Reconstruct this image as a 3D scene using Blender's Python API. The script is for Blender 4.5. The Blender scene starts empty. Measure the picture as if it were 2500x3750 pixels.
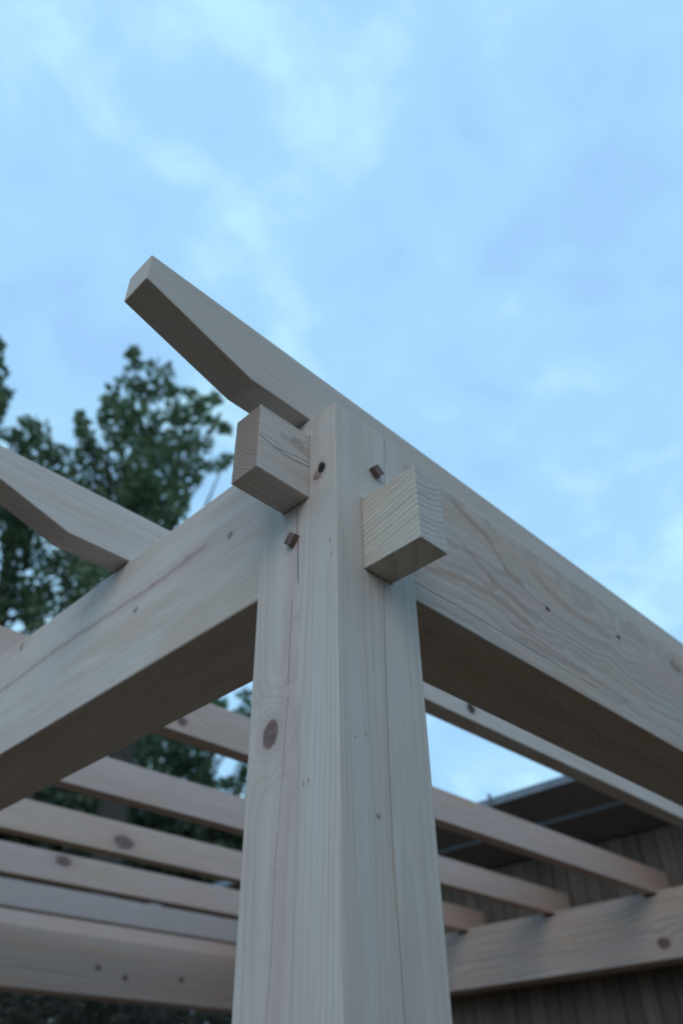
import bpy, bmesh, math, random
import numpy as np
from mathutils import Vector, Matrix

# ------------------------------------------------------------------ camera
SC = bpy.context.scene
H = 2.35                                     # height of the post top above the ground
cam_d = bpy.data.cameras.new("camera")
cam = bpy.data.objects.new("camera", cam_d)
SC.collection.objects.link(cam)
fw = Vector((0.557986, 0.545383, 0.625467))
rt = Vector((0.706979, -0.707093, -0.014146))
up = Vector((-0.434548, -0.450086, 0.780122))
cam.matrix_world = Matrix(((rt.x, up.x, -fw.x, -0.5547), (rt.y, up.y, -fw.y, -0.5520),
                           (rt.z, up.z, -fw.z, H - 0.8328), (0, 0, 0, 1)))
cam_d.sensor_fit = 'VERTICAL'
cam_d.sensor_height = 36.0
cam_d.lens = 27.556
cam_d.clip_start = 0.02
cam_d.clip_end = 2000
cam_d.dof.use_dof = True
cam_d.dof.focus_distance = 0.98
cam_d.dof.aperture_fstop = 3.1
SC.camera = cam

# ------------------------------------------------------------------ sky and sun
SUN_EL, SUN_AZ = math.radians(30), math.radians(214)      # azimuth of the sun, anticlockwise from +X
wd = bpy.data.worlds.new("World")
SC.world = wd
wd.use_nodes = True
nt = wd.node_tree
nt.nodes.clear()
def wn(t, **k):
    n = nt.nodes.new(t)
    for a, b in k.items(): setattr(n, a, b)
    return n
L = nt.links.new
w_out = wn('ShaderNodeOutputWorld')
w_bg = wn('ShaderNodeBackground')
w_sky = wn('ShaderNodeTexSky', sky_type='NISHITA', sun_disc=False, sun_elevation=SUN_EL,
           sun_rotation=math.radians(90) - SUN_AZ, air_density=1.0, dust_density=1.5, ozone_density=1.5)
w_tc = wn('ShaderNodeTexCoord')
w_sep = wn('ShaderNodeSeparateXYZ'); L(w_tc.outputs['Generated'], w_sep.inputs[0])
w_z = wn('ShaderNodeMath', operation='MAXIMUM'); L(w_sep.outputs['Z'], w_z.inputs[0]); w_z.inputs[1].default_value = 0.0
w_za = wn('ShaderNodeMath', operation='ADD'); L(w_z.outputs[0], w_za.inputs[0]); w_za.inputs[1].default_value = 0.32
w_div = wn('ShaderNodeVectorMath', operation='DIVIDE'); L(w_tc.outputs['Generated'], w_div.inputs[0])
w_cmb = wn('ShaderNodeCombineXYZ')
for i in range(3): L(w_za.outputs[0], w_cmb.inputs[i])
L(w_cmb.outputs[0], w_div.inputs[1])
def cloud_noise(scale, detail, rough, loc, dist=0.0):
    m = wn('ShaderNodeMapping'); L(w_div.outputs[0], m.inputs[0])
    m.inputs['Location'].default_value = loc
    n = wn('ShaderNodeTexNoise'); L(m.outputs[0], n.inputs[0])
    n.inputs['Scale'].default_value = scale; n.inputs['Detail'].default_value = detail
    n.inputs['Roughness'].default_value = rough; n.inputs['Distortion'].default_value = dist
    return n.outputs[0]
def w_ramp(src, stops):
    r = wn('ShaderNodeValToRGB'); L(src, r.inputs[0])
    r.color_ramp.interpolation = 'EASE'
    els = r.color_ramp.elements
    for i, (p, c) in enumerate(stops):
        e = els[i] if i < 2 else els.new(p)
        e.position = p; e.color = (*c, 1)
    return r.outputs[0]
big = cloud_noise(2.3, 4.0, 0.5, (3.1, 1.7, 0.0), 0.2)
small = cloud_noise(9.0, 4.0, 0.5, (0.4, 7.7, 0.0), 0.2)
w_mx = wn('ShaderNodeMix', data_type='FLOAT'); w_mx.inputs[0].default_value = 0.45
L(big, w_mx.inputs[2]); L(small, w_mx.inputs[3])
# multipliers on the clear sky: thin bright veil against grey-lilac cloud bellies
CLOUD_LO, CLOUD_MID, CLOUD_HI = (0.285, 0.510, 0.785), (0.316, 0.566, 0.815), (0.435, 0.720, 0.86)
w_cl = w_ramp(w_mx.outputs[0], [(0.36, CLOUD_LO), (0.48, CLOUD_MID), (0.63, CLOUD_HI)])
w_scale = wn('ShaderNodeVectorMath', operation='SCALE'); L(w_cl, w_scale.inputs[0]); w_scale.inputs['Scale'].default_value = 14.0
w_mix = wn('ShaderNodeMix', data_type='RGBA'); w_mix.inputs[0].default_value = 0.86      # cloud cover
L(w_sky.outputs[0], w_mix.inputs[6]); L(w_scale.outputs[0], w_mix.inputs[7])
L(w_mix.outputs[2], w_bg.inputs['Color'])
w_bg.inputs['Strength'].default_value = 0.10
L(w_bg.outputs[0], w_out.inputs[0])

sun_d = bpy.data.lights.new("sun", 'SUN')
sun_d.energy = 0.78
sun_d.angle = math.radians(40)
sun_d.color = (1.0, 0.89, 0.78)
sun = bpy.data.objects.new("sun", sun_d)
SC.collection.objects.link(sun)
sun_dir = Vector((math.cos(SUN_EL) * math.cos(SUN_AZ), math.cos(SUN_EL) * math.sin(SUN_AZ), math.sin(SUN_EL)))
sun.rotation_euler = sun_dir.to_track_quat('Z', 'Y').to_euler()
sun.location = (0, 0, 30)

SC.view_settings.view_transform = 'Standard'
SC.view_settings.look = 'None'
SC.view_settings.exposure = 0.0
SC.view_settings.gamma = 1.0
SC.view_settings.use_curve_mapping = False

# ------------------------------------------------------------------ object helpers
def link(o, parent=None):
    SC.collection.objects.link(o)
    if parent is not None: o.parent = parent
    return o
def thing(name, label, cat, loc=(0, 0, 0), group=None):
    o = bpy.data.objects.new(name, None)
    o.empty_display_size = 0.2
    o.location = loc
    link(o)
    o['label'] = label; o['category'] = cat
    if group: o['group'] = group
    return o
def obj(name, bm, mat, parent=None, label=None):
    me = bpy.data.meshes.new(name)
    bmesh.ops.recalc_face_normals(bm, faces=bm.faces[:])
    bm.to_mesh(me); bm.free()
    if mat is not None: me.materials.append(mat)
    o = bpy.data.objects.new(name, me)
    link(o, parent)
    if label: o['label'] = label
    return o
def bevel(bm, off, seg=2):
    if off > 0:
        es = [e for e in bm.edges if len(e.link_faces) == 2 and e.calc_face_angle(0) > 0.2]
        bmesh.ops.bevel(bm, geom=es, offset=off, segments=seg, profile=0.5, affect='EDGES', clamp_overlap=True)
def box(x0, x1, y0, y1, z0, z1, off=0.0, bm=None):
    b = bmesh.new()
    bmesh.ops.create_cube(b, size=1)
    for v in b.verts:
        v.co = Vector((x0 + (v.co.x + .5) * (x1 - x0), y0 + (v.co.y + .5) * (y1 - y0), z0 + (v.co.z + .5) * (z1 - z0)))
    bevel(b, off)
    return b
def prism(poly, axis, lo, hi, off=0.0):
    """poly of 2D points in the two other axes (in xyz order), extruded along axis lo..hi"""
    b = bmesh.new()
    def mk(p, t):
        if axis == 0: return (t, p[0], p[1])
        if axis == 1: return (p[0], t, p[1])
        return (p[0], p[1], t)
    A = [b.verts.new(mk(p, lo)) for p in poly]; B = [b.verts.new(mk(p, hi)) for p in poly]
    b.faces.new(A); b.faces.new(B[::-1])
    for i in range(len(poly)):
        j = (i + 1) % len(poly)
        b.faces.new((A[i], B[i], B[j], A[j]))
    bmesh.ops.recalc_face_normals(b, faces=b.faces[:])
    bevel(b, off)
    return b

def fray(bm, amp, cuts, seed, axis):
    '''cut a sawn piece up along one axis and shake its worn arrises a little'''
    r_ = random.Random(seed)
    es = [e for e in bm.edges if abs((e.verts[0].co - e.verts[1].co).normalized()[axis]) > 0.99 and e.calc_length() > 0.03]
    bmesh.ops.subdivide_edges(bm, edges=es, cuts=cuts)
    for v in bm.verts:
        n = len({tuple(round(c, 2) for c in f.normal) for f in v.link_faces})
        if n >= 2:
            k = amp * (1.0 if r_.random() > 0.12 else 2.2)
            v.co -= v.normal * abs(r_.gauss(0, k))
    return bm
def cut_out(o, boxes):
    '''chop real mortises out of a timber'''
    tmp = []
    for b in boxes:
        me = bpy.data.meshes.new('cutter'); bmesh.ops.recalc_face_normals(b, faces=b.faces[:]); b.to_mesh(me); b.free()
        c = bpy.data.objects.new('cutter', me); SC.collection.objects.link(c); tmp.append(c)
        m = o.modifiers.new('cut', 'BOOLEAN'); m.object = c; m.operation = 'DIFFERENCE'; m.solver = 'EXACT'
    dg = bpy.context.evaluated_depsgraph_get()
    me = bpy.data.meshes.new_from_object(o.evaluated_get(dg))
    o.modifiers.clear(); o.data = me
    for c in tmp:
        me_ = c.data; bpy.data.objects.remove(c); bpy.data.meshes.remove(me_)

# ------------------------------------------------------------------ node material helpers
class NT:
    def __init__(self, name):
        self.m = bpy.data.materials.new(name); self.m.use_nodes = True
        self.t = self.m.node_tree; self.t.nodes.clear()
        self.out = self.t.nodes.new('ShaderNodeOutputMaterial')
        self.b = self.t.nodes.new('ShaderNodeBsdfPrincipled')
        self.t.links.new(self.b.outputs[0], self.out.inputs[0])
    def n(self, t, **k):
        o = self.t.nodes.new(t)
        for a, b in k.items(): setattr(o, a, b)
        return o
    def put(self, sock, v):
        if isinstance(v, bpy.types.NodeSocket): self.t.links.new(v, sock)
        elif isinstance(v, (tuple, list)) and sock.type == 'RGBA' and len(v) == 3: sock.default_value = (*v, 1)
        else: sock.default_value = v
    def m_(self, op, a, b=0.0, c=0.0, clamp=False):
        o = self.n('ShaderNodeMath', operation=op, use_clamp=clamp)
        self.put(o.inputs[0], a); self.put(o.inputs[1], b)
        if op in ('MULTIPLY_ADD', 'SMOOTH_MIN', 'COMPARE'): self.put(o.inputs[2], c)
        return o.outputs[0]
    def add(self, a, b): return self.m_('ADD', a, b)
    def sub(self, a, b): return self.m_('SUBTRACT', a, b)
    def mul(self, a, b): return self.m_('MULTIPLY', a, b)
    def sstep(self, v, a, b, to0=0.0, to1=1.0):
        o = self.n('ShaderNodeMapRange', interpolation_type='SMOOTHSTEP')
        self.put(o.inputs[0], v); self.put(o.inputs[1], a); self.put(o.inputs[2], b)
        self.put(o.inputs[3], to0); self.put(o.inputs[4], to1)
        return o.outputs[0]
    def mix(self, f, a, b):
        o = self.n('ShaderNodeMix', data_type='RGBA')
        self.put(o.inputs[0], f); self.put(o.inputs[6], a); self.put(o.inputs[7], b)
        return o.outputs[2]
    def comb(self, x, y, z):
        o = self.n('ShaderNodeCombineXYZ')
        self.put(o.inputs[0], x); self.put(o.inputs[1], y); self.put(o.inputs[2], z)
        return o.outputs[0]
    def noise(self, vec, scale, detail=2.0, rough=0.5, dist=0.0):
        o = self.n('ShaderNodeTexNoise'); self.put(o.inputs['Vector'], vec)
        o.inputs['Scale'].default_value = scale; o.inputs['Detail'].default_value = detail
        o.inputs['Roughness'].default_value = rough; o.inputs['Distortion'].default_value = dist
        return o.outputs[0]
    def coords(self):
        tc = self.n('ShaderNodeTexCoord'); s = self.n('ShaderNodeSeparateXYZ')
        self.put(s.inputs[0], tc.outputs['Object'])
        return tc.outputs['Object'], s.outputs

PALE, LATE, PINK = (0.605, 0.510, 0.480), (0.43, 0.345, 0.31), (0.495, 0.365, 0.335)
KNOT = (0.150, 0.098, 0.095)

def wood(name, axis, pith, spacing=0.005, light=PALE, late=LATE, pink=PINK, pink_amt=0.6, contrast=0.8,
         warp=0.010, tilt=(0.0, 0.0), knots=(), lines=(), seed=0.0, stain=0.35, tint=None, wscale=0.7, end=None, soft=0.35, tan=0.5):
    """Sawn softwood. axis: grain axis 0/1/2. pith: (u, v) of the pith in the two other axes.
    knots: (pos, (ra, ru, rv), colour, pull).  lines: (face axis, face value, s-axis, [(a, s)...], width, soft, colour, strength)"""
    G_ = (0.985, 1.085, 1.085)
    light, late, pink = (tuple(x * g for x, g in zip(c_, G_)) for c_ in (light, late, pink))
    N = NT(name)
    P, s = N.coords()
    a = s[axis]; iu, iv = [i for i in (0, 1, 2) if i != axis]
    u, v = s[iu], s[iv]
    # slow warp of the trunk along its length
    q = N.comb(N.add(N.mul(a, wscale), seed), N.mul(u, 4.0), N.mul(v, 4.0))
    wu = N.mul(N.sub(N.noise(q, 2.2, 3.0, 0.5), 0.5), warp * 2)
    q2 = N.comb(N.add(N.mul(a, wscale), seed + 9.3), N.mul(u, 4.0), N.mul(v, 4.0))
    wv = N.mul(N.sub(N.noise(q2, 2.2, 3.0, 0.5), 0.5), warp * 2)
    du = N.add(N.sub(N.add(u, wu), pith[0]), N.mul(a, tilt[0]))
    dv = N.add(N.sub(N.add(v, wv), pith[1]), N.mul(a, tilt[1]))
    r = N.m_('SQRT', N.add(N.mul(du, du), N.mul(dv, dv)))
    kn = []
    for pos, rad, col, pull in knots:
        D = [N.mul(N.sub(s[i], pos[i]), 1.0 / rad[(axis, iu, iv).index(i)]) for i in (0, 1, 2)]
        d = N.m_('SQRT', N.add(N.add(N.mul(D[0], D[0]), N.mul(D[1], D[1])), N.mul(D[2], D[2])))
        wob = N.mul(N.sub(N.noise(P, 0.55 / max(min(rad), 0.004), 3.0, 0.6), 0.5), 0.9)
        d = N.add(d, wob)
        g = N.m_('POWER', 2.718, N.mul(N.mul(d, d), -0.22))
        r = N.add(r, N.mul(g, pull))
        kn.append((d, col))
    ph = N.mul(r, 1.0 / spacing)
    fl = N.m_('FLOOR', ph)
    wn_ = N.n('ShaderNodeTexWhiteNoise', noise_dimensions='1D'); N.put(wn_.inputs['W'], fl)
    fr = N.m_('FRACT', ph)
    lw = N.mul(N.sstep(fr, 0.45, 0.9), N.sub(1.0, N.sstep(fr, 0.92, 1.0)))
    sw = N.add(0.5, N.mul(N.m_('COSINE', N.mul(ph, 6.2832)), -0.5))
    lw = N.add(N.mul(lw, 1.0 - soft), N.mul(sw, soft))
    lw = N.mul(lw, N.add(0.35, N.mul(wn_.outputs[0], 0.65)))
    # fine fibres and pores drawn out along the grain
    fq = N.comb(N.mul(a, 5.0), N.mul(u, 230.0), N.mul(v, 230.0))
    fib = N.noise(fq, 1.0, 3.0, 0.6)
    fib2 = N.noise(N.comb(N.mul(a, 14.0), N.mul(u, 700.0), N.mul(v, 700.0)), 1.0, 2.0, 0.5)
    band = N.noise(N.comb(N.mul(r, 42.0), N.mul(a, 0.5), seed + 3.0), 1.0, 2.0, 0.5)
    blot = N.noise(N.comb(N.add(N.mul(a, 3.0), seed), N.mul(u, 9.0), N.mul(v, 9.0)), 1.4, 4.0, 0.6)
    c = N.mix(N.mul(lw, contrast), light, late)
    c = N.mix(N.mul(N.sstep(band, 0.45, 0.68), pink_amt), c, pink)
    # warm tan heartwood flames and fainter rosy patches drawn out along the grain
    flame = N.noise(N.comb(N.add(N.mul(a, 1.7), seed + 31.0), N.mul(du, 13.0), N.mul(dv, 13.0)), 1.0, 5.0, 0.62, 0.9)
    c = N.mix(N.mul(N.sstep(flame, 0.44, 0.66), tan), c, (0.50, 0.375, 0.285))
    rosy = N.noise(N.comb(N.add(N.mul(a, 2.6), seed + 57.0), N.mul(u, 11.0), N.mul(v, 11.0)), 1.0, 3.0, 0.55, 0.4)
    c = N.mix(N.mul(N.sstep(rosy, 0.50, 0.72), tan * 0.7), c, (0.50, 0.355, 0.335))
    c = N.mix(N.mul(N.sstep(blot, 0.52, 0.78), stain), c, (0.40, 0.385, 0.36))
    fv = N.add(N.add(0.86, N.mul(fib, 0.22)), N.mul(N.sub(fib2, 0.5), 0.12))
    cm = N.n('ShaderNodeVectorMath', operation='SCALE'); N.put(cm.inputs[0], c); N.put(cm.inputs['Scale'], fv)
    c = cm.outputs[0]
    hgt = N.add(N.mul(lw, -0.5), N.mul(fib, 0.5))
    for d, col in kn:
        c = N.mix(N.mul(N.sub(1.0, N.sstep(d, 0.95, 2.3)), 0.42), c, (0.38, 0.285, 0.265))
        rg = N.sstep(N.m_('FRACT', N.mul(d, 3.2)), 0.3, 1.0)
        kc = N.mix(N.add(N.mul(rg, 0.18), N.mul(N.sstep(N.noise(P, 0.5 / max(min(rad), 0.004), 3.0, 0.6), 0.35, 0.7), 0.6)), col, tuple(x * 1.9 for x in col))
        c = N.mix(N.sub(1.0, N.sstep(d, 0.8, 1.1)), c, kc)
        hgt = N.sub(hgt, N.mul(N.sub(1.0, N.sstep(d, 0.7, 1.15)), 0.8))
    for fa, fval, sa, pts, width, soft, col, strength in lines:
        near = N.sub(1.0, N.sstep(N.m_('ABSOLUTE', N.sub(s[fa], fval)), 0.004, 0.006))
        jit = N.mul(N.sub(N.noise(N.comb(N.mul(a, 30.0), seed, sum(p[0] for p in pts)), 1.0, 3.0, 0.6), 0.5), soft * 2.0 if soft > 0.003 else 0.004)
        for (a0, s0), (a1, s1) in zip(pts[:-1], pts[1:]):
            if a0 > a1: a0, s0, a1, s1 = a1, s1, a0, s0
            k = (s1 - s0) / (a1 - a0)
            cen = N.add(N.add(s0, N.mul(N.sub(a, a0), k)), jit)
            dd = N.m_('ABSOLUTE', N.sub(s[sa], cen))
            m = N.sub(1.0, N.sstep(dd, width * 0.5, width * 0.5 + soft))
            e = 0.0005 if soft < 0.003 else 0.01
            rng = N.mul(N.sstep(a, a0 - e, a0), N.sub(1.0, N.sstep(a, a1, a1 + e)))
            m = N.mul(N.mul(m, rng), N.mul(near, strength))
            c = N.mix(m, c, col)
            if soft < 0.003: hgt = N.sub(hgt, N.mul(m, 2.0))
    if tint: c = N.mix(tint[1], c, tint[0])
    if end:                                                # sawn end grain soaks up the finish and turns darker
        tcn = N.n('ShaderNodeTexCoord'); sn = N.n('ShaderNodeSeparateXYZ'); N.put(sn.inputs[0], tcn.outputs['Normal'])
        em = N.n('ShaderNodeMix', data_type='RGBA', blend_type='MULTIPLY'); em.inputs[7].default_value = (*end, 1)
        N.put(em.inputs[0], N.sstep(N.m_('ABSOLUTE', sn.outputs[axis]), 0.6, 0.9)); N.put(em.inputs[6], c)
        c = em.outputs[2]
    N.put(N.b.inputs['Base Color'], c)
    N.put(N.b.inputs['Roughness'], 0.72)
    N.b.inputs['Specular IOR Level'].default_value = 0.25
    bp = N.n('ShaderNodeBump'); bp.inputs['Strength'].default_value = 0.25; bp.inputs['Distance'].default_value = 0.0012
    N.put(bp.inputs['Height'], hgt); N.put(N.b.inputs['Normal'], bp.outputs[0])
    return N.m

def plain(name, col, col2=None, scale=8.0, rough=0.8, metal=0.0, spec=0.3, stretch=(1, 1, 1), bump=0.0):
    N = NT(name)
    P, s = N.coords()
    q = N.comb(N.mul(s[0], stretch[0]), N.mul(s[1], stretch[1]), N.mul(s[2], stretch[2]))
    f = N.noise(q, scale, 5.0, 0.6)
    N.put(N.b.inputs['Base Color'], N.mix(N.sstep(f, 0.3, 0.7), col, col2 or col))
    N.b.inputs['Roughness'].default_value = rough
    N.b.inputs['Metallic'].default_value = metal
    N.b.inputs['Specular IOR Level'].default_value = spec
    if bump:
        bp = N.n('ShaderNodeBump'); bp.inputs['Strength'].default_value = 0.5; bp.inputs['Distance'].default_value = bump
        N.put(bp.inputs['Height'], f); N.put(N.b.inputs['Normal'], bp.outputs[0])
    return N.m

# ------------------------------------------------------------------ ground
soil = plain('bare_soil', (0.24, 0.145, 0.095), (0.18, 0.115, 0.075), 1.5, 0.95, bump=0.02)
bm = bmesh.new()
bmesh.ops.create_grid(bm, x_segments=40, y_segments=40, size=400)
g = obj('ground', bm, soil); g['kind'] = 'structure'

# ------------------------------------------------------------------ house behind the pergola
WX = 3.27                                                   # front of the wall boards
SOF0, SOF1 = (2.75, H + 0.445), (WX + 0.02, H + 0.322)      # soffit: outer edge and at the wall
house = thing('house', 'brown timber clad house with dark overhanging roof behind the pergola', 'house', (WX, 2.5, 0))
def hb(b):                                                   # to the house's own coordinates
    for v in b.verts: v.co -= Vector((WX, 2.5, 0))
    return b
core_m = plain('dark_wall_core', (0.03, 0.027, 0.025))
HY0, HY1 = -1.6, 4.25
obj('wall', hb(box(WX + 0.022, WX + 5.0, HY0, HY1, 0, H + 0.30)), core_m, house)
def clad():
    N = NT('weathered_cladding')
    P, s = N.coords()
    oi = N.n('ShaderNodeObjectInfo')
    rnd = oi.outputs['Random']
    off = N.mul(rnd, 40.0)
    f = N.noise(N.comb(off, N.add(N.mul(s[1], 60.0), off), N.mul(s[2], 3.0)), 1.0, 4.0, 0.6)
    c = N.mix(N.sstep(f, 0.3, 0.7), (0.105, 0.078, 0.060), (0.155, 0.122, 0.098))
    lum = N.add(0.72, N.mul(rnd, 0.55))
    cm = N.n('ShaderNodeVectorMath', operation='SCALE'); N.put(cm.inputs[0], c); N.put(cm.inputs['Scale'], lum)
    N.put(N.b.inputs['Base Color'], cm.outputs[0]); N.b.inputs['Roughness'].default_value = 0.85
    return N.m
clad_m = clad()
rng = random.Random(4)
y = HY0
bw = 0.083
b0 = box(0, 0.020, 0, bw - 0.005, 0.05, SOF1[1] - 0.008, 0.002)
bme = bpy.data.meshes.new('wall_board'); b0.to_mesh(bme); b0.free(); bme.materials.append(clad_m)
while y < HY1 - bw:
    o = bpy.data.objects.new('wall_board', bme)
    link(o, house)
    o.location = (rng.uniform(-0.003, 0.003), y - 2.5, 0)
    y += bw
# roof: slab with sloped underside, drip edge, flashing strip across the soffit
roof_m = plain('dark_roofing', (0.035, 0.037, 0.038), (0.05, 0.052, 0.054), 6, 0.7)
soffit_m = plain('dark_soffit', (0.12, 0.11, 0.105), (0.15, 0.137, 0.13), 3, 0.75)
metal_m = plain('grey_blue_flashing', (0.17, 0.20, 0.235), (0.13, 0.155, 0.18), 12, 0.5, 0.0, 0.4)
sl = (SOF1[1] - SOF0[1]) / (SOF1[0] - SOF0[0])
zt = lambda x: SOF0[1] + sl * (x - SOF0[0])
XR = WX + 5.3
roof = obj('roof', hb(prism([(SOF0[0] + .004, zt(SOF0[0]) + .012), (SOF0[0] + .004, zt(SOF0[0]) + .03), (XR, zt(SOF0[0]) + .03 - .10 * 5.8),
                             (XR, zt(SOF0[0]) + .012 - .10 * 5.8 - 0.2), (SOF1[0], zt(SOF1[0]) + .012)], 1, HY0 - .4, HY1 + .4)), roof_m, house)
# boarded soffit in wide panels
def panel(x0, x1, y0, y1):
    return prism([(x0, zt(x0)), (x0, zt(x0) + .011), (x1, zt(x1) + .011), (x1, zt(x1))], 1, y0, y1, 0.001)
XS = 3.0
for (xa, xb) in ((SOF0[0] + .006, XS - .002), (XS + .004, SOF1[0] - .003)):
    yy = HY0 - .4
    while yy < HY1 + .3:
        obj('soffit_panel', hb(panel(xa, xb, yy + .001, yy + 1.199)), soffit_m, roof)
        yy += 1.2
obj('drip_edge', hb(box(SOF0[0] - .006, SOF0[0] + .003, HY0 - .4, HY1 + .4, zt(SOF0[0]) - .004, zt(SOF0[0]) + .033, .001)), metal_m, roof)
obj('flashing_strip', hb(box(XS - .004, XS + .004, HY0 - .4, HY1 + .4, zt(XS) - .016, zt(XS) + .010, .001)), metal_m, roof)
bmc = box(SOF0[0] - .016, SOF0[0] - .007, 1.672, 1.690, zt(SOF0[0]) + .01, zt(SOF0[0]) + .052, .001)
obj('gutter_bracket', hb(bmc), metal_m, roof)

# ------------------------------------------------------------------ pergola
perg = thing('pergola', 'pale timber framed pergola corner with pegged through tenons and tapered rafters', 'pergola', (0, 0, 0))
W = 0.15
DK = (0.035, 0.026, 0.022)
CR = (0.05, 0.038, 0.032)
def Z(z): return z + H
# --- corner post
post_m = wood('post_wood', 2, (0.125, 0.088), 0.0042, contrast=0.72, soft=0.15, tan=0.28, warp=0.007, tilt=(0.014, -0.004), pink_amt=0.35,
    knots=[((0, 0.1101, Z(-0.468)), (0.0195, 0.030, 0.0135), KNOT, 0.030),
           ((0, 0.0350, Z(-0.1215)), (0.009, 0.012, 0.0080), (0.15, 0.105, 0.095), 0.0),
           ((0, 0.0275, Z(-0.111)), (0.0105, 0.02, 0.0075), (0.018, 0.014, 0.013), 0.012),
           ((0, 0.0117, Z(-0.2439)), (0.0035, 0.003, 0.0008), (0.17, 0.15, 0.14), 0.0), ((0, 0.0095, Z(-0.267)), (0.003, 0.003, 0.0008), (0.17, 0.15, 0.14), 0.0),
           ((0, 0.0536, Z(-0.540)), (0.0028, 0.003, 0.0010), (0.17, 0.15, 0.14), 0.0), ((0, 0.0452, Z(-0.5394)), (0.0028, 0.003, 0.0010), (0.17, 0.15, 0.14), 0.0),
           ((0.0418, 0, Z(-0.4906)), (0.0012, 0.0012, 0.003), (0.17, 0.15, 0.14), 0.0), ((0.0246, 0, Z(-0.4986)), (0.0012, 0.0012, 0.003), (0.17, 0.15, 0.14), 0.0),
           ((0.0560, 0, Z(-0.5742)), (0.0025, 0.003, 0.003), (0.2, 0.19, 0.17), 0.0)],
    lines=[(0, 0, 1, [(Z(-0.05), 0.080), (Z(-0.20), 0.079), (Z(-0.33), 0.0809), (Z(-0.41), 0.0803), (Z(-0.55), 0.0748), (Z(-0.62), 0.088), (Z(-1.4), 0.092)], 0.010, 0.014, PINK, 0.45),
           (0, 0, 1, [(Z(-0.157), 0.0745), (Z(-0.19), 0.0735), (Z(-0.2811), 0.0690)], 0.0010, 0.0006, CR, 0.9),
           (0, 0, 1, [(Z(-0.300), 0.0800), (Z(-0.4174), 0.0823)], 0.0006, 0.0005, CR, 0.75),
           (0, 0, 1, [(Z(-0.432), 0.0812), (Z(-0.4798), 0.0847), (Z(-0.5507), 0.0888), (Z(-0.6041), 0.0936), (Z(-0.698), 0.0953), (Z(-0.7487), 0.0981), (Z(-1.6), 0.112)], 0.0005, 0.0005, CR, 0.5),
           (1, 0, 0, [(Z(-0.003), 0.1060), (Z(-0.12), 0.098), (Z(-0.2768), 0.0853), (Z(-0.3023), 0.0835), (Z(-0.4492), 0.0782), (Z(-0.5324), 0.0763), (Z(-0.6229), 0.0757), (Z(-0.6866), 0.0785), (Z(-0.7514), 0.0797), (Z(-1.7), 0.09)], 0.0006, 0.0005, CR, 0.75),
           (1, 0, 0, [(Z(-0.60), 0.0745), (Z(-0.66), 0.0772)], 0.002, 0.004, (0.50, 0.36, 0.27), 0.5)],
    seed=2.0, stain=0.3)
def post(x0, y0, m, label=None):
    b = box(x0, x0 + W, y0, y0 + W, 0.0, H, 0.0022)
    return obj('post', b, m, perg, label)
p0 = post(0, 0, post_m, 'nearest corner post, cracked and knotted, with two tenons through it')
plain_post = wood('post_wood_rear', 2, (0.07, -0.05), 0.005, seed=5.0)
GAP = 0.0011
cut_out(p0, [box(-0.01, W + 0.02, 0.0518 - GAP, 0.1042 + GAP, Z(-0.1504) - GAP, Z(-0.0342) + GAP),
             box(0.0496 - GAP, 0.1021 + GAP, -0.01, W + 0.02, Z(-0.2695) - GAP, Z(-0.1536) + GAP)])
post(3.0934, 0.0, plain_post); post(0.0, 3.5115, plain_post); post(3.0934, 3.5115, plain_post)
# pegs: square hardwood pins standing a little proud of the post faces
peg_m = plain('dark_hardwood', (0.21, 0.14, 0.125), (0.12, 0.08, 0.075), 90, 0.7, bump=0.0012)
def peg(cen, n, ang, size, out, splinter=False):
    b = box(-size[0] / 2, size[0] / 2, -size[1] / 2, size[1] / 2, -0.006, out, 0.0)
    bmesh.ops.subdivide_edges(b, edges=b.edges[:], cuts=3, use_grid_fill=True)
    r_ = random.Random(int(cen[2] * 1e4))
    for v in b.verts:
        k = 1 - 0.06 * max(0, v.co.z) / out
        v.co.x *= k; v.co.y *= k
        v.co += Vector((r_.uniform(-1, 1), r_.uniform(-1, 1), r_.uniform(-1, 1))) * (0.00045 if v.co.z > 0 else 0)
    if splinter:
        q = bmesh.new(); bmesh.ops.create_cone(q, cap_ends=True, segments=5, radius1=0.0016, radius2=0.0002, depth=0.009)
        for v in q.verts: v.co = Vector((v.co.x - size[0] * .50, v.co.z * 0.55 + size[1] * 0.42, v.co.y * .5 + out * 0.8 + abs(v.co.z) * .3))
        me = bpy.data.meshes.new('tmp'); q.to_mesh(me); q.free(); b.from_mesh(me); bpy.data.meshes.remove(me)
    if n == 'x': M = Matrix(((0, 0, -1), (-1, 0, 0), (0, 1, 0)))     # face x=0, seen from -x
    else: M = Matrix(((1, 0, 0), (0, 0, -1), (0, 1, 0)))
    R = Matrix.Rotation(ang, 3, 'Z')
    for v in b.verts: v.co = M @ (R @ v.co) + Vector(cen)
    return obj('peg', b, peg_m, p0)
peg((0.0784, 0.0, Z(-0.0905)), 'y', math.radians(48), (0.0145, 0.0175), 0.009, True)
peg((0.0, 0.0800, Z(-0.2085)), 'x', math.radians(-42), (0.0150, 0.0185), 0.008)

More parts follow.
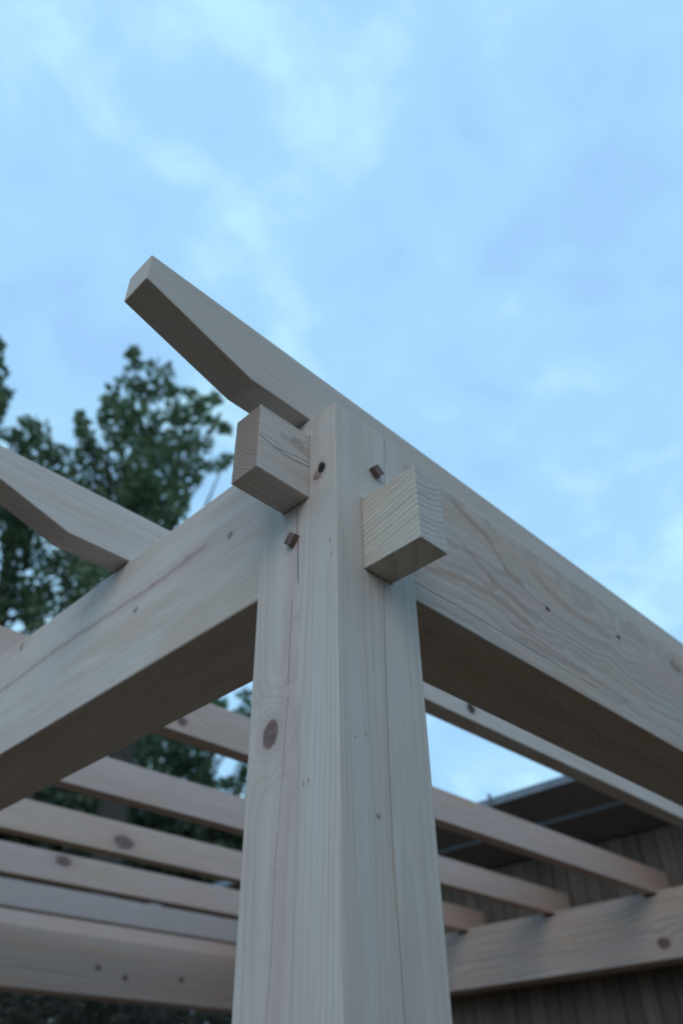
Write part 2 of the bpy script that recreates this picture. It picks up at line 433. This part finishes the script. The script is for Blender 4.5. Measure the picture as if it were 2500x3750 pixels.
# --- beams
BZ, BT = Z(-0.2575), Z(0.0030)
rb_m = wood('right_beam_wood', 0, (-0.11, Z(-0.01)), 0.0120, contrast=0.62, soft=0.75, tan=0.75, warp=0.034, tilt=(0.008, 0.020), pink_amt=0.6, pink=(0.395, 0.285, 0.26),
    light=(0.52, 0.42, 0.39), late=(0.27, 0.195, 0.17), wscale=2.6,
    knots=[((0.5345, 0.0154, Z(-0.1158)), (0.0075, 0.02, 0.0045), DK, 0.010), ((0.7977, 0.0154, Z(-0.0688)), (0.0075, 0.02, 0.005), DK, 0.010),
           ((1.0516, 0.0154, Z(-0.04)), (0.026, 0.03, 0.014), (0.26, 0.19, 0.155), 0.022)],
    lines=[(1, 0.0154, 2, [(0.2932, Z(-0.0187)), (0.3747, Z(-0.038)), (0.4181, Z(-0.0844)), (0.4623, Z(-0.0971))], 0.004, 0.011, (0.33, 0.225, 0.17), 0.6),
           (1, 0.0154, 2, [(0.1986, Z(-0.1895)), (0.2575, Z(-0.1737)), (0.3634, Z(-0.1579)), (0.471, Z(-0.179))], 0.004, 0.010, (0.36, 0.25, 0.19), 0.55),
           (1, 0.0154, 2, [(0.3045, Z(-0.0965)), (0.3698, Z(-0.1289)), (0.4633, Z(-0.1509))], 0.004, 0.009, (0.34, 0.235, 0.18), 0.55),
           (1, 0.0154, 2, [(0.5078, Z(-0.0532)), (0.6129, Z(-0.0818)), (0.7578, Z(-0.0815))], 0.004, 0.012, (0.36, 0.25, 0.20), 0.5),
           (1, 0.0154, 2, [(0.4231, Z(-0.2132)), (0.585, Z(-0.2077)), (0.767, Z(-0.2142))], 0.003, 0.007, (0.34, 0.24, 0.19), 0.5),
           (1, 0.0154, 2, [(0.155, Z(-0.2285)), (0.2813, Z(-0.2249)), (0.4963, Z(-0.2258)), (0.6509, Z(-0.226))], 0.0008, 0.0006, CR, 0.75),
           (1, 0.0154, 2, [(0.40, Z(-0.196)), (0.5047, Z(-0.1994)), (0.6289, Z(-0.2051))], 0.0008, 0.0006, CR, 0.6)],
    seed=11.0, stain=0.45)
rbeam = obj('beam', box(W - 0.004, 3.0934, 0.0154, 0.1687, BZ, BT, 0.0025), rb_m, perg, 'long near side beam running right from the corner post')
lb_m = wood('left_beam_wood', 1, (-0.16, Z(-0.30)), 0.0052, contrast=0.42, warp=0.010, tilt=(0.0, 0.02), pink_amt=0.25,
    knots=[((0.0117, 0.4489, Z(-0.098)), (0.0045, 0.01, 0.0035), DK, 0.004), ((0.0117, 0.2405, Z(-0.1052)), (0.006, 0.01, 0.006), (0.2, 0.16, 0.14), 0.006),
           ((0.0117, 0.4923, Z(-0.128)), (0.006, 0.01, 0.005), (0.2, 0.16, 0.14), 0.004), ((0.0117, 0.353, Z(-0.0934)), (0.009, 0.01, 0.006), (0.3, 0.23, 0.2), 0.006),
           ((0.0117, 0.945, Z(-0.0167)), (0.006, 0.01, 0.009), (0.2, 0.16, 0.14), 0.004), ((0.0117, 0.9651, Z(-0.0992)), (0.005, 0.01, 0.005), (0.1, 0.07, 0.06), 0.004)],
    lines=[(0, 0.0117, 2, [(0.3055, Z(-0.092)), (0.4489, Z(-0.099)), (0.7779, Z(-0.0925)), (0.9651, Z(-0.0992)), (1.2, Z(-0.104))], 0.007, 0.0045, (0.40, 0.30, 0.275), 0.75),
           (0, 0.0117, 2, [(0.655, Z(-0.010)), (0.690, Z(-0.0638))], 0.012, 0.009, (0.46, 0.385, 0.35), 0.6)],
    seed=21.0, stain=0.35)
lbeam = obj('beam', box(0.0117, 0.1637, W - 0.004, 3.5115, BZ - .001, BT - .001, 0.0040), lb_m, perg, 'side beam running left from the corner post under the rafter tails')
# through tenons of those two beams
tl_m = wood('left_tenon_wood', 0, (0.047, Z(-0.088)), 0.0056, contrast=0.75, soft=0.15, tan=0.35, warp=0.006, pink_amt=0.35, light=(0.58, 0.48, 0.45),
    late=(0.33, 0.26, 0.235), knots=[((-0.022, 0.0518, Z(-0.066)), (0.012, 0.01, 0.006), (0.30, 0.25, 0.22), 0.012)],
    lines=[(1, 0.0518, 2, [(-0.092, Z(-0.0925)), (-0.0619, Z(-0.0983)), (-0.030, Z(-0.1000)), (0.001, Z(-0.0937))], 0.0009, 0.0007, CR, 0.8),
           (1, 0.0518, 2, [(-0.0619, Z(-0.0965)), (-0.035, Z(-0.092)), (0.0, Z(-0.0865))], 0.0008, 0.0006, CR, 0.6),
           (1, 0.0518, 2, [(-0.088, Z(-0.0385)), (-0.04, Z(-0.0385))], 0.0006, 0.0005, CR, 0.7),
           (1, 0.0518, 2, [(-0.05, Z(-0.0660)), (0.0, Z(-0.0760))], 0.004, 0.004, (0.36, 0.29, 0.25), 0.5)],
    seed=31.0, stain=0.5, end=(0.58, 0.49, 0.45))
def tenon(bmx, m, parent, label):
    return obj('tenon', bmx, m, parent, label)
t0 = box(-0.0929, W, 0.0518, 0.1042, Z(-0.1504), Z(-0.0342), 0.0016)
t0.normal_update(); fray(t0, 0.00013, 26, 8, 0); fray(t0, 0.00013, 20, 9, 2)
tenon(t0, tl_m, rbeam, 'upper tenon end with a dark crack along its side')
tr_m = wood('right_tenon_wood', 1, (0.04, Z(-0.085)), 0.0085, contrast=0.85, soft=0.1, tan=0.25, warp=0.008, tilt=(0.0, 0.22), pink_amt=0.3, light=(0.60, 0.51, 0.44),
    late=(0.34, 0.275, 0.235), seed=41.0, stain=0.2, wscale=3.0, end=(0.92, 0.95, 1.05))
t1 = prism([(0.0496, Z(-0.2695)), (0.1021, Z(-0.2695)), (0.1021, Z(-0.158)), (0.0985, Z(-0.1536)), (0.0496, Z(-0.1536))], 1, -0.0930, W, 0.0016)
t1.normal_update(); fray(t1, 0.00012, 26, 18, 1); fray(t1, 0.00012, 20, 19, 2)
tenon(t1, tr_m, lbeam, 'lower tenon end with clear growth rings, clipped top corner')

# wall-side beam with shallow housings cut under the rafters, and the far side beam
R0, RT = 0.0544, 0.0542                                   # first rafter: outer face, thickness
offs = [0.0, 0.4948, 1.0639, 1.5895, 2.1095, 2.6191, 3.1325, 3.535]
WB = 3.0934
poly = [(W - .004, BZ + .003), (3.5115, BZ + .003), (3.5115, BT + .006)]
for o_ in reversed(offs[1:-1]):
    ya, yb = R0 + o_ - .003, R0 + o_ + RT + .003
    poly += [(yb, BT + .006), (yb, BT - .012), (ya, BT - .012), (ya, BT + .006)]
poly += [(W - .004, BT + .006)]
wb_m = wood('wall_beam_wood', 1, (3.02, Z(-0.24)), 0.024, contrast=0.9, soft=0.7, tan=0.7, warp=0.045, tilt=(0.01, 0.05), pink_amt=0.7, wscale=1.2,
    knots=[((WB, 1.135, Z(-0.194)), (0.030, 0.03, 0.024), (0.14, 0.09, 0.075), 0.03)], seed=51.0,
    light=(0.47, 0.375, 0.345), late=(0.22, 0.16, 0.14))
obj('beam', prism(poly, 0, WB, WB + 0.15, 0.002), wb_m, perg, 'wall side beam with a round dark knot, notched under the rafters')
fb_m = wood('far_beam_wood', 0, (3.42, Z(-0.03)), 0.022, contrast=0.6, soft=0.8, tan=0.7, warp=0.03, tilt=(0, 0.02), pink_amt=0.6,
    knots=[((1.787, 3.5115, Z(-0.135)), (0.014, 0.03, 0.012), DK, 0.01), ((1.951, 3.5115, Z(-0.166)), (0.014, 0.03, 0.012), DK, 0.01),
           ((2.30, 3.5115, Z(-0.1436)), (0.014, 0.03, 0.012), DK, 0.01)], seed=61.0,
    light=(0.50, 0.385, 0.36), late=(0.31, 0.225, 0.20), pink=(0.40, 0.28, 0.25))
obj('beam', box(W - .004, WB, 3.5115, 3.66, BZ + .002, BT + .001, 0.0025), fb_m, perg, 'far side beam with three small dark knots')

# --- rafters: level timbers with a tapered, angled tail
EX, KX, EZ, Z0, Z1 = -0.2937, -0.1104, Z(0.0594), Z(0.0034), Z(0.1123)
rk = {1: [((1.0400, 0.5491, Z(0.036)), (0.018, 0.03, 0.014), (0.05, 0.036, 0.03), 0.015)],
      2: [((0.5419, 1.1183, Z(0.034)), (0.018, 0.03, 0.012), (0.12, 0.09, 0.08), 0.03)],
      4: [((1.0387, 2.1638, Z(0.044)), (0.042, 0.04, 0.024), KNOT, 0.035)],
      5: [((1.0674, 2.6734, Z(0.083)), (0.040, 0.04, 0.021), KNOT, 0.035)]}
rl = {0: 'nearest rafter, over the corner post, with its tapered tail against the sky', 6: 'rafter greyed and blue stained along its face'}
for i, o_ in enumerate(offs):
    ya = R0 + o_
    rr = random.Random(100 + i)
    lt = rr.uniform(0.93, 1.05) * (1.0, 1.16, 1.10, 1.0, 1.0, 1.0, 1.0, 1.0)[i]; warm = rr.uniform(-0.02, 0.03)
    light = (0.56 * lt + warm, 0.465 * lt, 0.435 * lt - warm) if i < 2 else (0.55 * lt + warm, 0.400 * lt, 0.378 * lt - warm)
    m = wood('rafter_wood', 0, (ya + rr.uniform(-0.08, -0.02), Z(rr.uniform(0.0, 0.12))), rr.uniform(0.0075, 0.011), contrast=0.2 if i == 0 else 0.45, soft=0.75, tan=0.3 if i < 2 else 0.65,
             warp=0.006 if i == 0 else rr.uniform(0.014, 0.026),
             tilt=(0, rr.uniform(-.02, .02)), pink_amt=0.3 if i < 2 else 0.6, light=light, late=tuple(x * (0.66 if i < 2 else 0.52) for x in light),
             knots=rk.get(i, []), seed=200.0 + 7 * i, stain=0.3, wscale=1.3,
             tint=((0.32, 0.315, 0.34), 0.5) if i == 6 else None)
    x1 = WX - 0.006
    b = prism([(EX, EZ), (EX, Z1), (x1, Z1), (x1, Z0), (KX, Z0)], 1, ya, ya + RT, 0.0016)
    obj('rafter', b, m, perg, rl.get(i))

# ------------------------------------------------------------------ trees
CAMP = cam.matrix_world.translation.copy()
def ray(px, py):                                          # direction through a point of the 1568 x 2352 view
    k = 2500.0 / 1568.0
    return (fw + rt * ((px * k - 1250) / 2870.47) - up * ((py * k - 1875) / 2870.47))
def at(px, py, hd):
    d = ray(px, py); h = math.hypot(d.x, d.y)
    return CAMP + d * (hd / h), math.sqrt(hd * hd + (d.z * hd / h) ** 2)

def leaf_mat(name, a, b, back, spec=0.3):
    N = NT(name)
    P, s = N.coords()
    at_ = N.n('ShaderNodeAttribute', attribute_name='shade')
    c = N.mix(at_.outputs['Fac'], a, b)
    N.put(N.b.inputs['Base Color'], c)
    N.b.inputs['Roughness'].default_value = 0.55
    N.b.inputs['Specular IOR Level'].default_value = spec
    tr = N.n('ShaderNodeBsdfTranslucent'); N.put(tr.inputs[0], N.mix(0.5, c, back))
    mx = N.n('ShaderNodeMixShader'); mx.inputs[0].default_value = 0.32
    N.t.links.new(N.b.outputs[0], mx.inputs[1]); N.t.links.new(tr.outputs[0], mx.inputs[2])
    N.t.links.new(mx.outputs[0], N.out.inputs[0])
    return N.m
leaf_m = leaf_mat('broad_leaf', (0.062, 0.108, 0.070), (0.140, 0.205, 0.100), (0.13, 0.20, 0.07))
hedge_m = leaf_mat('hedge_leaf', (0.080, 0.078, 0.068), (0.086, 0.084, 0.072), (0.10, 0.10, 0.08), 0.0)
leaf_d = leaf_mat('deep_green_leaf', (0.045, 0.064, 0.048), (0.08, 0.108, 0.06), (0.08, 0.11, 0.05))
bark_m = plain('grey_bark', (0.06, 0.052, 0.044), (0.03, 0.026, 0.023), 9, 0.95, stretch=(3, 3, .6), bump=0.03)

def leaves(centres, radii, per, size, seed, origin):
    """one mesh of folded leaf blades scattered through ball-shaped clumps"""
    r_ = np.random.default_rng(seed)
    V, F, S = [], [], []
    base = 0
    for c, rad in zip(centres, radii):
        n = max(12, int(per * rad * rad))
        d = r_.normal(size=(n, 3)); d /= np.linalg.norm(d, axis=1)[:, None]
        rr = rad * (r_.random(n) ** 0.42)
        p = np.array(c)[None] + d * rr[:, None] * np.array([1, 1, 1.05]) - np.array(origin)[None]
        sz = size * r_.uniform(0.6, 1.25, n)
        ax = d * 0.5 + r_.normal(size=(n, 3)) * 0.55 + np.array([0, 0, -0.1]); ax /= np.linalg.norm(ax, axis=1)[:, None]
        t = r_.normal(size=(n, 3)); sd = np.cross(ax, t); sd /= np.linalg.norm(sd, axis=1)[:, None]
        nm = np.cross(ax, sd)
        A = p; B = p + ax * sz[:, None]
        mid = p + ax * (sz * 0.45)[:, None] - nm * (sz * 0.10)[:, None]
        Lf = mid + sd * (sz * 0.36)[:, None]; Rt = mid - sd * (sz * 0.36)[:, None]
        V.append(np.stack([A, Lf, B, Rt], 1).reshape(-1, 3))
        k = base + np.arange(n)[:, None] * 4
        F.append(np.concatenate([k + [0, 1, 2], k + [0, 2, 3]], 1).reshape(-1, 3))
        S.append(np.repeat(r_.random(n) * 0.7 + r_.random() * 0.3, 4))
        base += 4 * n
    V = np.concatenate(V); F = np.concatenate(F); S = np.concatenate(S)
    me = bpy.data.meshes.new('crown')
    me.vertices.add(len(V)); me.vertices.foreach_set('co', V.astype(np.float32).ravel())
    me.loops.add(F.size); me.loops.foreach_set('vertex_index', F.astype(np.int32).ravel())
    me.polygons.add(len(F)); me.polygons.foreach_set('loop_start', (np.arange(len(F)) * 3).astype(np.int32))
    at_ = me.attributes.new('shade', 'FLOAT', 'POINT'); at_.data.foreach_set('value', S.astype(np.float32))
    me.update(); me.validate()
    return me
def tube(bm, pts, radii, seg=7):
    rings = []
    for i, p in enumerate(pts):
        t = (pts[min(i + 1, len(pts) - 1)] - pts[max(i - 1, 0)]).normalized()
        x = t.orthogonal().normalized(); yv = t.cross(x)
        rings.append([bm.verts.new(p + (x * math.cos(2 * math.pi * j / seg) + yv * math.sin(2 * math.pi * j / seg)) * radii[i]) for j in range(seg)])
    for a, b in zip(rings[:-1], rings[1:]):
        for j in range(seg): bm.faces.new((a[j], a[(j + 1) % seg], b[(j + 1) % seg], b[j]))
    bm.faces.new(rings[-1]); bm.faces.new(rings[0][::-1])
def tree(name, label, clumps, hd, seed, per=1250, size=0.125, depth=1.0, copies=3, mat=leaf_m, group=None, trunk_px=None, rtrunk=0.22):
    """clumps: (px, py, r) seen at horizontal distance hd; each is filled to a real depth around it"""
    r_ = random.Random(seed)
    C, R = [], []
    for (px, py, rp) in clumps:
        for j in range(copies):
            off = r_.gauss(0, depth) if j else r_.uniform(-.3, .3)
            jx, jy = (r_.gauss(0, rp * .35), r_.gauss(0, rp * .35)) if j else (0, 0)
            c, sd = at(px + jx, py + jy, hd + off)
            C.append(c); R.append(rp * (2500 / 1568) / 2870.47 * sd * (0.8 if j else 1.0))
    top = max(C, key=lambda c: c.z)
    cx = sum(c.x for c in C) / len(C); cy = sum(c.y for c in C) / len(C)
    if trunk_px is not None: t_, _ = at(*trunk_px, hd); cx, cy = t_.x, t_.y
    base = Vector((cx, cy, 0))
    root = thing(name, label, 'tree', base, group)
    bm = bmesh.new()
    npt = 9; pts, rad = [], []
    for i in range(npt):
        f = i / (npt - 1)
        pts.append(Vector((cx, cy, 0)).lerp(Vector((top.x, top.y, top.z * 0.97)), f) + Vector((math.sin(f * 5 + seed), math.cos(f * 4 + seed), 0)) * 0.12 * math.sin(f * math.pi) - base)
        rad.append(rtrunk * (1 - f) ** 0.8 + 0.012)
    tube(bm, pts, rad, 9)
    for c in r_.sample(C, min(len(C), 42)):
        zc = c.z
        dxy = math.hypot(c.x - cx, c.y - cy)
        f = max(0.12, min(0.93, (zc - 0.30 * dxy - 0.3) / top.z))
        k = f * (npt - 1); i = min(int(k), npt - 2)
        a = pts[i].lerp(pts[i + 1], k - i); ra = rad[i] + (rad[i + 1] - rad[i]) * (k - i)
        e = c - base; mid = a.lerp(e, 0.5) + Vector((0, 0, -0.12 * dxy)) + Vector((r_.uniform(-.15, .15), r_.uniform(-.15, .15), 0))
        r0 = min(ra * 0.5, 0.02 + 0.02 * (e - a).length)
        tube(bm, [a, mid, e], [r0, r0 * .6, 0.006], 5)
    obj('trunk', bm, bark_m, root)
    me = leaves([tuple(c) for c in C], R, per, size, seed, tuple(base))
    me.materials.append(mat)
    link(bpy.data.objects.new('crown', me), root)
    return root

T1 = [(308, 812, 9), (308, 835, 14), (348, 845, 14), (382, 858, 15), (300, 880, 20), (340, 890, 28), (390, 900, 24), (268, 892, 14), (248, 922, 16), (236, 948, 14),
      (285, 945, 32), (345, 950, 40), (410, 945, 30), (432, 900, 9), (466, 930, 16), (490, 918, 10), (452, 960, 24), (495, 978, 16), (519, 985, 8),
      (262, 1000, 26), (310, 1015, 42), (375, 1025, 42), (440, 1015, 30), (478, 1022, 18), (515, 1062, 10), (488, 1072, 15), (440, 1075, 30), (380, 1090, 45),
      (305, 1080, 40), (250, 1060, 24), (345, 1145, 50), (412, 1135, 32), (300, 1150, 45), (252, 1130, 34), (400, 1175, 28), (265, 1190, 42), (335, 1225, 50),
      (240, 1260, 50), (320, 1300, 55), (220, 1320, 45), (280, 1385, 60), (380, 1290, 50), (188, 962, 8), (190, 990, 9), (202, 1005, 9), (200, 1028, 10), (218, 1035, 10),
      (182, 1062, 20), (212, 1075, 18)]
tree('tree', 'tall bushy green tree with an upright peak below the nearest rafter tail', [(a, b, c * 1.0) for a, b, c in T1], 9.0, 3, per=1250, trunk_px=(330, 1500))
T2 = [(4, 775, 12), (14, 790, 10), (6, 812, 16), (10, 845, 20), (6, 885, 24), (16, 915, 14), (4, 935, 20), (-2, 975, 22), (-40, 800, 40), (-50, 870, 60), (-45, 950, 60),
      (-90, 900, 70), (-110, 1000, 80), (-40, 1040, 60), (-20, 1020, 26), (-100, 1120, 80)]
T2 = [(px - 16, py + 6, r * 0.85) for px, py, r in T2]
tree('tree', 'tall green tree cut off by the left edge of the picture', T2, 9.6, 5, depth=0.6, trunk_px=(-90, 1500))
T3 = [(58, 968, 10), (78, 975, 12), (95, 985, 14), (72, 1005, 22), (100, 1020, 22), (48, 1015, 18), (25, 1000, 16), (118, 1045, 18), (150, 1048, 14), (90, 1060, 30),
      (50, 1060, 30), (130, 1082, 26), (160, 1110, 30), (200, 1120, 28), (195, 1165, 34), (130, 1140, 34), (60, 1120, 40), (10, 1080, 34), (20, 1180, 40), (80, 1200, 45),
      (150, 1215, 40), (30, 1250, 40), (95, 1290, 30), (170, 1300, 42), (20, 1320, 26), (60, 1385, 40), (130, 1375, 42), (190, 1390, 40), (95, 1420, 40), (0, 1400, 25)]
tree('tree', 'lower green tree behind the second rafter tail, between the two tall trees', T3, 10.5, 7, per=1100, trunk_px=(110, 1600))
T4 = [(300, 1600, 60), (350, 1680, 55), (300, 1720, 50), (420, 1690, 40), (455, 1655, 34), (400, 1740, 42), (440, 1775, 40), (360, 1790, 50), (480, 1620, 30), (500, 1605, 14),
      (560, 1645, 18), (572, 1600, 14), (470, 1690, 34), (560, 1690, 26), (610, 1640, 34), (640, 1700, 40), (545, 1836, 16), (548, 1800, 9), (525, 1795, 8), (562, 1765, 10), (470, 1740, 18), (475, 1800, 24),
      (600, 1770, 30), (500, 1830, 18), (525, 1855, 22), (440, 1840, 40), (360, 1850, 50), (640, 1790, 40), (690, 1740, 30), (250, 1800, 60), (260, 1660, 60)]
tree('tree', 'farther airy tree seen between the rafters just left of the post, sky showing through it', T4, 13.0, 9, per=1100, size=0.13, trunk_px=(430, 2000), rtrunk=0.13)
r_ = random.Random(12)
T5 = [(px + r_.uniform(-25, 25), py + r_.uniform(-20, 20), r_.uniform(50, 75)) for px in range(-200, 760, 85) for py in (1890, 1935, 1985, 2040, 2090, 2150, 2230, 2340)]
T5 += [(px, r_.uniform(1800, 1840), r_.uniform(38, 52)) for px in range(-60, 300, 45)]
T5a = [c for c in T5 if c[0] < 260]; T5b = [c for c in T5 if c[0] >= 260]
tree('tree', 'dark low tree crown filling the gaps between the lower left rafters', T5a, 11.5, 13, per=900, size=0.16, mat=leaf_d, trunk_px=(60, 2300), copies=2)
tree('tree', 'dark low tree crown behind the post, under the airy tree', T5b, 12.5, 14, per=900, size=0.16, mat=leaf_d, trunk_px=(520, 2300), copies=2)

# ------------------------------------------------------------------ hedge beyond the far side beam
hedge = thing('hedge', 'dark clipped hedge beyond the far side beam, under the trees', 'hedge', (-1.5, 7.2, 0))
r_ = random.Random(77)
hc, hr, bm = [], [], bmesh.new()
for i in range(60):
    hx = -9.5 + i * 0.25
    for hz in (0.35, 0.9, 1.5, 2.1, 2.65):
        for dy in (-0.25, 0.25):
            hc.append((hx + r_.uniform(-.1, .1), 7.2 + dy + r_.uniform(-.1, .1), hz + r_.uniform(-.15, .15))); hr.append(r_.uniform(.30, .42))
    if i % 3 == 0:
        tube(bm, [Vector((hx + 1.5, 0, 0)), Vector((hx + 1.55, 0.03, 1.2)), Vector((hx + 1.5 + r_.uniform(-.1, .1), 0, 2.4))], [.035, .025, .01], 6)
obj('stem', bm, bark_m, hedge)
me = leaves(hc, hr, 2400, 0.055, 5, (-1.5, 7.2, 0))
me.materials.append(hedge_m); me.name = 'foliage'
link(bpy.data.objects.new('foliage', me), hedge)

# ------------------------------------------------------------------ added hedge behind and beside the camera, unseen, blocking low sky light
hc, hr = [], []
for i in range(52):
    t = i * 0.25
    for hz in (0.3, 0.8, 1.3, 1.8, 2.3, 2.8, 3.1):
        hc.append((-3.4 + t, -2.75 + r_.uniform(-.08, .08), hz + r_.uniform(-.1, .1) + (0.25 if hz > 2 else 0))); hr.append(r_.uniform(.28, .36))
        if i < 36:
            hc.append((-3.6 + r_.uniform(-.08, .08), -2.75 + t, (hz + r_.uniform(-.1, .1)) * 0.62)); hr.append(r_.uniform(.28, .36))
me = leaves(hc, hr, 420, 0.11, 6, (0, 0, 0))
me.materials.append(leaf_d); me.name = 'sky_blocker_hedge'
o = link(bpy.data.objects.new('sky_blocker_hedge', me)); o['kind'] = 'stuff'
